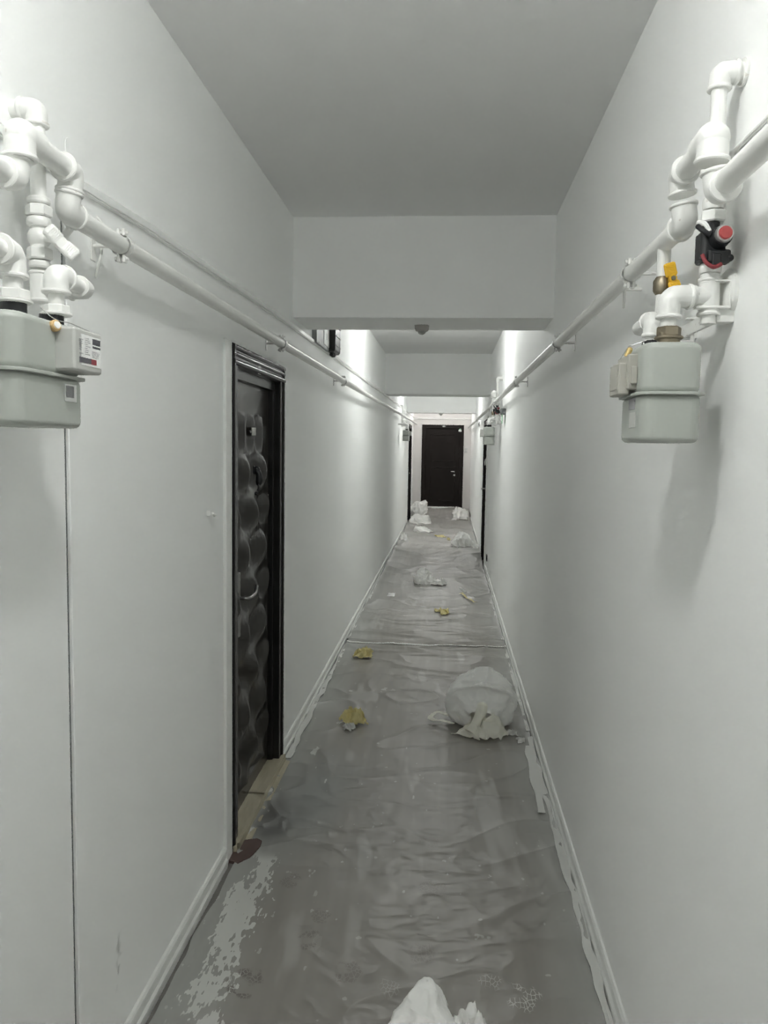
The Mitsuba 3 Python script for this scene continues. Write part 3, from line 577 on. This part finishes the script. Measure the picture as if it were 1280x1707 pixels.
meter('second grey gas meter on the right wall, farther away beside the black door', .423, 8.348, 8.575, 1.746, 1.935, -1, (8.39, 8.49, 1.83, 1.91), False, [(8.40, False), (8.522, False)], small=True)
meter('small distant grey gas meter on the far left wall beside the door', -.745, 13.715, 13.962, 1.808, 1.996, 1, (13.85, 13.96, 1.90, 1.977), False, [(13.923, False), (13.795, False)], small=True)

# ------------------------------------------------------------------ small fittings
def sensor(y, z, txt):
    t = thing('motion_sensor', txt, 'sensor', 'sensors under the beams'); x = -.17
    part(t, 'housing', rev([(0, 0), (.034, 0), (.040, .010), (.042, .030), (.044, .034), (0, .034)], (x, y, z - .034)), 'mat_sensor')
    part(t, 'lens', rev([(.024 * math.sin(a), -.020 * math.cos(a)) for a in np.linspace(0, math.pi / 2, 10)], (x, y, z - .034)), 'mat_lens', True, label='small grey dome lens')
sensor(4.66, 2.42, 'small round grey motion sensor under the nearest ceiling beam')
sensor(16.45, 2.41, 'tiny distant motion sensor under the farthest ceiling beam')
eb = thing('electrical_box', 'grey wall box with a pale cover plate, left wall behind the nearest beam', 'electrical box')
part(eb, 'casing', rbox(XL - .01, XL + .03, 5.00, 5.50, 2.365, 2.72, .004), 'mat_grey_box', 30)
part(eb, 'cover_plate', rbox(XL + .028, XL + .034, 5.28, 5.50, 2.39, 2.70, .003), 'mat_light_box', 30, label='pale cover plate')
part(eb, 'label_slot', bx(XL + .033, XL + .0355, 5.38, 5.395, 2.43, 2.47), 'mat_ink', False)
part(eb, 'screw', rev([(0, 0), (.008, 0), (.006, .004), (0, .004)], (XL + .03, 5.1, 2.38), (1, 0, 0)), 'mat_steel')
fl = thing('flood_lamp', 'black ribbed flood lamp housing with cable glands beside the grey wall box', 'lamp')
part(fl, 'housing', vbox(XL, XL + .072, 5.525, 5.80, 2.372, 2.69, .022, .02), 'mat_black', 40)
for k in range(4): part(fl, 'fin', rbox(XL + .066, XL + .077, 5.55, 5.775, 2.415 + .065 * k, 2.421 + .065 * k, .002), 'mat_black', 30)
for y in (5.62, 5.69): part(fl, 'cable_gland', cat([cyl((XL + .035, y, 2.374), (XL + .035, y, 2.348), .014, 16), hexnut((XL + .035, y, 2.36), (0, 0, 1), .019, .012)]), 'mat_black', 30)
es = thing('exit_sign', 'dark sign box with a pale green plate below, right wall before the second meter', 'sign')
part(es, 'sign_body', rbox(XR - .045, XR, 7.80, 7.96, 2.045, 2.10, .004), 'mat_dark_grey', 30)
part(es, 'green_plate', rbox(XR - .034, XR - .028, 7.81, 7.95, 1.955, 2.046, .001), 'mat_green', 30, label='green plate under the box')
solo('switch', cat([rbox(XR - .010, XR, 14.42, 14.52, 2.095, 2.175, .003), rbox(XR - .016, XR - .008, 14.44, 14.50, 2.115, 2.155, .002)]), 'mat_dark_grey', 'small dark switch high on the far right wall', 'switch')
solo('wall_socket', cat([rbox(XR - .012, XR, 10.50, 10.58, .205, .290, .003), rbox(XR - .016, XR - .008, 10.515, 10.565, .22, .275, .003)]), 'mat_black', 'small black socket low on the right wall before the right-hand door', 'socket')
solo('doorbell', cat([rbox(.405, .465, Y1 - .018, Y1, 1.59, 1.70, .012), rev([(0, 0), (.014, 0), (.012, .008), (0, .009)], (.435, Y1 - .016, 1.625), (0, -1, 0))]), 'mat_light_box', 'small grey doorbell on the end wall right of the far door', 'doorbell')
solo('wall_duct', cat([rbox(XL, XR, Y1 - .03, Y1, 2.395, 2.425, .004), rbox(XL, XR, Y1 - .026, Y1, 2.385, 2.40, .003)]), 'mat_white', 'white horizontal duct across the end wall above the far door', 'trunking')

# ------------------------------------------------------------------ plastic sheets on the floor
N = meshkit.noise
def ridge(n, k): return (1 - np.abs(2 * n - 1)) ** k
def sheet_h(x, y):
    P = lambda a, b, c: np.stack([a, b, np.full_like(a, c)], -1)
    wx = x + .10 * (N(P(x * 3, y * 3, 1.5)) - .5); wy = y + .12 * (N(P(x * 3, y * 3, 4.5)) - .5)
    h = .0015 + .0015 * N(P(x * 4, y * 4, 0.5))
    m = np.clip(N(P(x * 1.1, y * .8, 8.5)) * 2 - .6, 0, 1)
    h += .010 * m * ridge(N(P(wx * 2.2, wy * 7, 2.5)), 5)
    h += .010 * np.clip(1.2 - m, 0, 1) * ridge(N(P(wx * 3 + wy * 2.0, wy * 3.5 - wx * 2, 6.5)), 8)
    seam = np.exp(-((y - 6.7) / .75) ** 2)
    h += .026 * seam * ridge(N(P(wx * 2, wy * 7.5 + wx * 1.5, 3.5)), 4) * np.clip(np.abs(y - 6.69) / .08, .15, 1)
    far = np.clip((y - 9.5) / 3, 0, 1)
    h += far * (.050 * ridge(N(P(wx * 1.6 + .35 * wy, wy * 1.9, 9.5)), 5) + .03 * ridge(N(P(wx * 1.2 - .8 * wy, wy * 1.3, 14.5)), 6))
    h += np.clip((y - 6.9) / .5, 0, 1) * .016 * ridge(N(P(wx * 1.8, wy * 3.2 - wx, 15.5)), 6)
    h += .13 * np.exp(-((x - .42) / .28) ** 2 - ((y - 12.1) / .55) ** 2) * (.45 + .55 * ridge(N(P(wx * 3 - wy * 1.5, wy * 3, 7.5)), 2))
    h += STEP * (lambda t: t * t * (3 - 2 * t))(np.clip((y - 18.0) / .55, 0, 1))
    h += np.clip((y - 17.2) / 1, 0, 1) * .025 * ridge(N(P(wx * 3, wy * 4, 12.5)), 3)
    e = np.minimum(x - (XL + .022), (XR - .020) - x)
    h += .018 * np.exp(-np.clip(e, 0, 1) / .02) * N(P(x * 5, y * 7, 5.5)) * (y > 2.0)
    return h
def sheet(y0, y1, n, m, lift=0.0):
    t = np.linspace(0, 1, n); ys_ = y0 + (y1 - y0) * t
    V = np.zeros((n, m, 3)); s = np.linspace(0, 1, m)
    xl = XL + .020 + .020 * N(np.stack([ys_ * 5, ys_ * 0 + .5, ys_ * 0], -1)) + np.where((ys_ < 3.1), .026 * (N(np.stack([ys_ * 9, ys_ * 0 + 7.5, ys_ * 0], -1)) - .3), 0); xr = XR - .018 - .018 * N(np.stack([ys_ * 4, ys_ * 0 + 3.5, ys_ * 0], -1))
    V[..., 0] = xl[:, None] + (xr - xl)[:, None] * s[None]; V[..., 1] = ys_[:, None]
    V[..., 2] = sheet_h(V[..., 0], V[..., 1]) + lift
    return grid_mesh(V)
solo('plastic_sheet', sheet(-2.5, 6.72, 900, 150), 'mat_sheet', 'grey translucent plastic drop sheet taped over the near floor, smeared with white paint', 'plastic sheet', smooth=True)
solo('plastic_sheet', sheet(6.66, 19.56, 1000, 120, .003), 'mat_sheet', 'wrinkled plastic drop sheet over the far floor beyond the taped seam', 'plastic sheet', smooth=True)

def ribbon(P, w, amp, seed, up=0.004, axis='x', thick=True):
    """A strip of tape along the points P (n, 3), w wide across, with a wavy, slightly lifted surface."""
    P = np.asarray(P, float); n = len(P); k = 7; s = np.linspace(-.5, .5, k)
    d = np.gradient(P, axis=0); side = np.stack([d[:, 1], -d[:, 0], 0 * d[:, 0]], -1); side /= np.linalg.norm(side, axis=1, keepdims=True)
    t = np.arange(n)
    ww = w * (1 + amp * (N(np.stack([P[:, 0] * 6, P[:, 1] * 6, t * 0 + seed], -1)) - .5))
    V = P[:, None] + side[:, None] * (s[None] * 1.0)[:, :, None] * ww[:, None, None]
    V[..., 2] += up * N(np.stack([V[..., 0] * 30, V[..., 1] * 14, V[..., 0] * 0 + seed], -1))
    B = V.copy(); B[..., 2] -= .0012
    return cat([grid_mesh(V), grid_mesh(B[:, ::-1])])
def floor_line(p, q, n, lift=.004):
    s = np.linspace(0, 1, n)[:, None]; P = np.asarray(p)[None] * (1 - s) + np.asarray(q)[None] * s
    z = sheet_h(P[:, 0], P[:, 1]) + lift
    return np.c_[P, z]
solo('tape_strip', ribbon(floor_line((XL + .03, 6.69), (XR - .02, 6.715), 60, .004), .034, .5, 3), 'mat_white_tape', 'white tape strip across the floor joining the two plastic sheets', 'tape')
solo('tape_strip', ribbon(np.c_[np.full(120, XR - .033) + .012 * (N(np.c_[np.linspace(0, 30, 120), np.zeros(120), np.zeros(120)]) - .5), np.linspace(1.3, 4.6, 120), np.full(120, .010)], .030, .6, 5, .010), 'mat_white_tape',
     'crinkled white tape edging the near plastic sheet along the right baseboard', 'tape')
solo('tape_strip', ribbon(floor_line((.475, 3.62), (.497, 4.45), 40, .006), .042, .9, 8), 'mat_white_tape', 'loose length of white tape peeling onto the floor beside the right baseboard', 'tape')
solo('tape_strip', ribbon(np.c_[np.full(200, XR - .030), np.linspace(4.7, 11.0, 200), np.full(200, .010)], .022, .8, 6, .010), 'mat_white_tape', 'white tape along the right baseboard beyond the big plastic bag', 'tape')
solo('tape_strip', ribbon(np.c_[np.full(120, XL + .036) + .012 * (N(np.c_[np.linspace(0, 30, 120), np.ones(120), np.zeros(120)]) - .5), np.linspace(4.12, 6.6, 120), np.full(120, .010)], .030, .6, 7, .010), 'mat_white_tape',
     'white tape edging the near sheet along the left baseboard past the door', 'tape')
solo('tape_strip', ribbon(np.c_[np.full(200, XL + .030), np.linspace(6.8, 17.2, 200), np.full(200, .012)], .022, .8, 9, .010), 'mat_white_tape', 'white tape along the left baseboard beyond the taped floor seam', 'tape')

# ------------------------------------------------------------------ litter on the sheets
def crumple(c, size, hgt_, seed, n=46, turn=0.0, fold=.55, soft=0.0):
    """A crumpled sheet: a grid squeezed together so that it buckles into folds."""
    s = np.linspace(-1, 1, n); U, Vv = np.meshgrid(s, s, indexing='ij')
    q = lambda k, f: N(np.stack([U * f + seed * 3.1, Vv * f + seed * 1.7, U * 0 + k + seed], -1)) - .5
    x = U * (1 - fold * .6) + fold * (q(1, 1.7) * 1.5 + q(2, 4.0) * .5); y = Vv * (1 - fold * .6) + fold * (q(3, 1.7) * 1.5 + q(4, 4.0) * .5)
    edge = np.clip(1.25 - np.maximum(np.abs(U), np.abs(Vv)) ** 2, .25, 1)
    z = edge * (.55 * ridge(q(5, 1.6) + .5, 1.2) + .35 * ridge(q(6, 3.2) + .5, 1.5) * (1 - soft) + .18 * ridge(q(7, 7.0) + .5, 1.5) * (1 - soft)) + soft * .9 * edge * np.clip(1 - U ** 2 - Vv ** 2, 0, 1) + .15 * (q(8, 5) + .5)
    z = (z - z.min()) / (z.max() - z.min())
    ca, sa = math.cos(turn), math.sin(turn)
    X, Y = x * size[0] / 2, y * size[1] / 2
    G = np.stack([c[0] + ca * X - sa * Y, c[1] + sa * X + ca * Y, z * hgt_], -1)
    G[..., 2] += c[2] if len(c) > 2 else sheet_h(G[..., 0], G[..., 1]) + .002
    return grid_mesh(G)
solo('paper_scrap', crumple((-.658, 6.20), (.25, .16), .085, 3, turn=.2), 'mat_yellow_paper', 'crumpled yellow paper on the floor just before the taped seam, near the left wall', 'paper', smooth=35)
solo('paper_scrap', cat([crumple((-.545, 4.72), (.19, .16), .10, 5, turn=-.3)]), 'mat_yellow_paper', 'crumpled yellow paper peaked like a tent, on the floor past the near door', 'paper', smooth=35)
solo('paper_scrap', crumple((-.565, 4.62), (.09, .08), .045, 7), 'mat_white_tape', 'small pale fold of paper lying against the tent-like yellow paper', 'paper', smooth=35)
solo('paper_scrap', crumple((-.03, 8.02), (.15, .26), .06, 9, turn=.3), 'mat_yellow_paper', 'crumpled yellow paper in the middle of the floor beyond the taped seam', 'paper', smooth=35)
solo('paper_scrap', crumple((-.10, 14.75), (.24, .30), .05, 11, turn=.2), 'mat_yellow_paper', 'flat yellow paper scrap far down the corridor floor', 'paper', smooth=35)
solo('paper_scrap', crumple((.03, 14.25), (.08, .2), .045, 12, turn=.2), 'mat_yellow_paper', 'smallest yellow scrap far down the corridor, beside the flat one', 'paper', smooth=35)
solo('tape_strip', ribbon(floor_line((.170, 9.05), (.335, 8.50), 24, .008), .022, 1.3, 21, .03), 'mat_yellow_paper', 'short thin strip of yellow tape lying diagonally on the floor past the seam', 'tape')
solo('paint_flake', crumple((.503, 5.33), (.05, .17), .006, 14, n=20, fold=.1), 'mat_white_tape', 'flat white paper chip on the floor beside the big bag and the right baseboard', 'paper')
solo('paint_flake', crumple((-.62, 8.95), (.09, .22), .006, 15, n=20, fold=.1), 'mat_label', 'pale round flake on the floor beyond the taped seam near the left wall', 'paper')
solo('paint_flake', crumple((.205, 9.35), (.06, .38), .02, 16, n=20, fold=.2, turn=.25), 'mat_white_tape', 'pale strip of paper lying beside the middle white bag', 'paper')
for (x, y, w, d, txt) in ((.420, 4.66, .09, .10, 'torn white tape piece right under the big bag'), (.462, 4.55, .06, .10, 'torn white tape piece between the big bag and the right baseboard')):
    solo('torn_tape', crumple((x, y), (w, d), .022, int(x * 1000), n=24, fold=.35), 'mat_white_tape', txt, 'tape', smooth=35)

def sack(axis, rad, ruf, seed, squash=(1, 1, 1), n=90, m=120, closed_start=True, tight=1.0, base=None):
    """A thin bag: rings along a bent axis, creased, with a ruffled open mouth at its end."""
    axis, rad, ruf = np.asarray(axis, float), np.asarray(rad, float), np.asarray(ruf, float)
    tk_ = np.linspace(0, 1, len(axis)); t = np.linspace(0, 1, n)
    from scipy.interpolate import PchipInterpolator
    C, R, A = PchipInterpolator(tk_, axis)(t), PchipInterpolator(tk_, rad)(t), PchipInterpolator(tk_, ruf)(t)
    d = np.gradient(C, axis=0); d /= np.linalg.norm(d, axis=1, keepdims=True)
    a = np.cross(d, [0, 0, 1.0]); bad = np.linalg.norm(a, axis=1) < .15; a[bad] = [1, 0, 0]
    a = np.tile(np.array([1.0, 0, 0]), (n, 1)); a -= d * (a * d).sum(1, keepdims=True); a /= np.linalg.norm(a, axis=1, keepdims=True); b = np.cross(d, a)
    th = np.arange(m) * 2 * np.pi / m; rng = np.random.default_rng(seed)
    wave = sum(rng.uniform(.3, 1) * np.sin(k * th[None] + rng.uniform(0, 6.28) + rng.uniform(-3, 3) * t[:, None]) / k ** .6 for k in (3, 5, 7, 9, 13))
    dirs = np.cos(th)[None, :, None] * a[:, None] + np.sin(th)[None, :, None] * b[:, None]
    P = C[:, None] + dirs * (R[:, None] * (1 + A[:, None] * wave * .5))[..., None] * np.asarray(squash)
    cr = .5 * ridge(N(P * 13 + seed), 2) + .3 * ridge(N(P * 24 + seed * 2), 2) + .5 * N(P * 7 + seed)
    P += dirs * ((cr - .6) * .035 * tight * np.minimum(1, R / .05)[:, None])[..., None]
    fl = sheet_h(P[..., 0], P[..., 1]) + .003
    P[..., 2] = np.where(P[..., 2] < fl + .02, fl + .02 * np.exp(np.clip((P[..., 2] - fl - .02) / .02, -6, 0)), P[..., 2])
    return grid_mesh(P, closed=True)
bag = thing('plastic_bag', 'large puffed translucent white plastic bag slumped on the floor near the right wall', 'bag')
part(bag, 'bag_body', sack([(.255, 4.93, .315), (.255, 4.925, .308), (.25, 4.90, .23), (.245, 4.86, .15), (.24, 4.80, .10), (.24, 4.72, .085), (.24, 4.66, .07)],
     [.005, .075, .165, .205, .195, .14, .07], [0, .05, .09, .13, .16, .2, .3], 4, (1.05, .9, 1)), 'mat_bag', 40)
part(bag, 'mouth_gather', crumple((.30, 4.63), (.25, .26), .13, 23, n=70, turn=.5, fold=.4, soft=.75), 'mat_bag_cream', 40, label='creamy gathered folds of the open mouth')
part(bag, 'mouth_gather', crumple((.175, 4.60), (.13, .22), .075, 29, n=50, turn=.9, fold=.4, soft=.75), 'mat_bag_cream', 40)
part(bag, 'mouth_hollow', rev([(.002, 0), (.045, .004), (.062, .02), (.066, .045)], (.165, 4.735, .105), unit((-.25, -1, .15)), 30), 'mat_bag_cream', 40, label='hollow opening beside the gathered folds')
part(bag, 'mouth_gather', tube([(.24, 4.70, .19), (.235, 4.655, .14), (.20, 4.60, .085), (.165, 4.57, .035)], [.02] + [.034] * 9 + [.028] * 9 + [.036], R=.03, n=14), 'mat_bag_cream', 40)
part(bag, 'handle_loop', ribbon(np.c_[fillet([(.06, 4.84), (-.03, 4.90), (-.085, 4.80), (-.04, 4.74), (.07, 4.70)], .05), np.full(29, .03)][:29], .038, .5, 33, .02), 'mat_bag_cream', 40, label='flat cream handle loop')
bn = thing('plastic_bag', 'crumpled white plastic bag with a knotted peak, cut by the bottom edge of the photo', 'bag')
part(bn, 'bag_body', sack([(-.026, 2.115, .214), (-.026, 2.115, .208), (-.028, 2.105, .165), (-.03, 2.08, .11), (-.03, 2.02, .07), (-.02, 1.92, .05), (-.02, 1.85, .03)],
     [.002, .020, .042, .085, .115, .12, .10], [0, .25, .35, .35, .35, .5, .6], 8, (1.05, 1.1, 1), tight=1.1), 'mat_bag', 40)
part(bn, 'side_flap', crumple((.085, 2.08), (.19, .22), .15, 28, n=56, turn=.5, fold=.35), 'mat_bag', 40)
def pillow(c, size, hgt_, seed, turn=0.0):
    m = trimesh.creation.icosphere(subdivisions=5); P = np.array(m.vertices)
    P = P * (1 + .45 * (N(P * 1.4 + seed) - .5)[:, None] * 2 * .6)
    P += P * (.16 * (ridge(N(P * 2.6 + seed), 2) - .4) + .10 * (ridge(N(P * 5.5 + seed), 2) - .4))[:, None]
    P[:, 2] = np.where(P[:, 2] < 0, 0, P[:, 2])
    ca, sa = math.cos(turn), math.sin(turn); X, Y = P[:, 0] * size[0] / 2, P[:, 1] * size[1] / 2
    V = np.c_[c[0] + ca * X - sa * Y, c[1] + sa * X + ca * Y, P[:, 2] * hgt_]
    V[:, 2] += sheet_h(V[:, 0], V[:, 1]) + .006 - .15 * 0
    return trimesh.Trimesh(V, m.faces, process=False)
for (x, y, w, d, hh, sd, tn, txt) in (
        (-.27, 9.75, .26, .30, .15, 1, .0, 'white plastic bag lying flat in the middle of the floor beyond the taped seam'),
        (.27, 13.35, .34, .5, .19, 4, .2, 'whitish plastic bag among the folds by the right-hand black door'),
        (-.47, 15.5, .36, .6, .10, 6, .1, 'long low white plastic bag far down the left side, nearest of the far heap'),
        (-.58, 16.9, .42, .6, .17, 8, .4, 'white plastic bag behind the long low one near the far left door'),
        (-.66, 18.55, .40, .6, .28, 10, .2, 'tallest white plastic heap in the corner left of the far door')):
    k = thing('plastic_bag', txt, 'bag')
    part(k, 'bag_body', pillow((x, y), (w, d), hh, sd, tn), 'mat_bag', 40)
    if sd == 1: part(k, 'tail', crumple((-.085, 9.66), (.24, .22), .09, 31, n=50, fold=.4), 'mat_bag', 40)
solo('crumpled_film', crumple((.30, 18.3), (.46, .8), .14, 41, n=60, fold=.4), 'mat_bag', 'crumpled clear film bunched on the floor right of the far door', 'plastic film', smooth=40)
solo('crumpled_film', crumple((-.78, 14.3), (.14, .5), .07, 43, n=40, fold=.4), 'mat_bag', 'small tuft of film at the foot of the far left wall', 'plastic film', smooth=40)
solo('crumpled_film', crumple((.47, 12.9), (.13, .6), .10, 44, n=40, fold=.4), 'mat_bag', 'film tuft against the right wall past the right-hand black door', 'plastic film', smooth=40)
# terracotta floor tile corner left bare beside the taped sill
solo('floor_tile', extrude(Polygon([(-.87, 3.05), (-.82, 3.035), (-.785, 3.09), (-.762, 3.17), (-.765, 3.22), (-.79, 3.24), (-.84, 3.22), (-.87, 3.25)]), .0125), 'mat_terracotta', 'bare reddish brown bit of floor tile at the near end of the taped sill', 'floor tile')
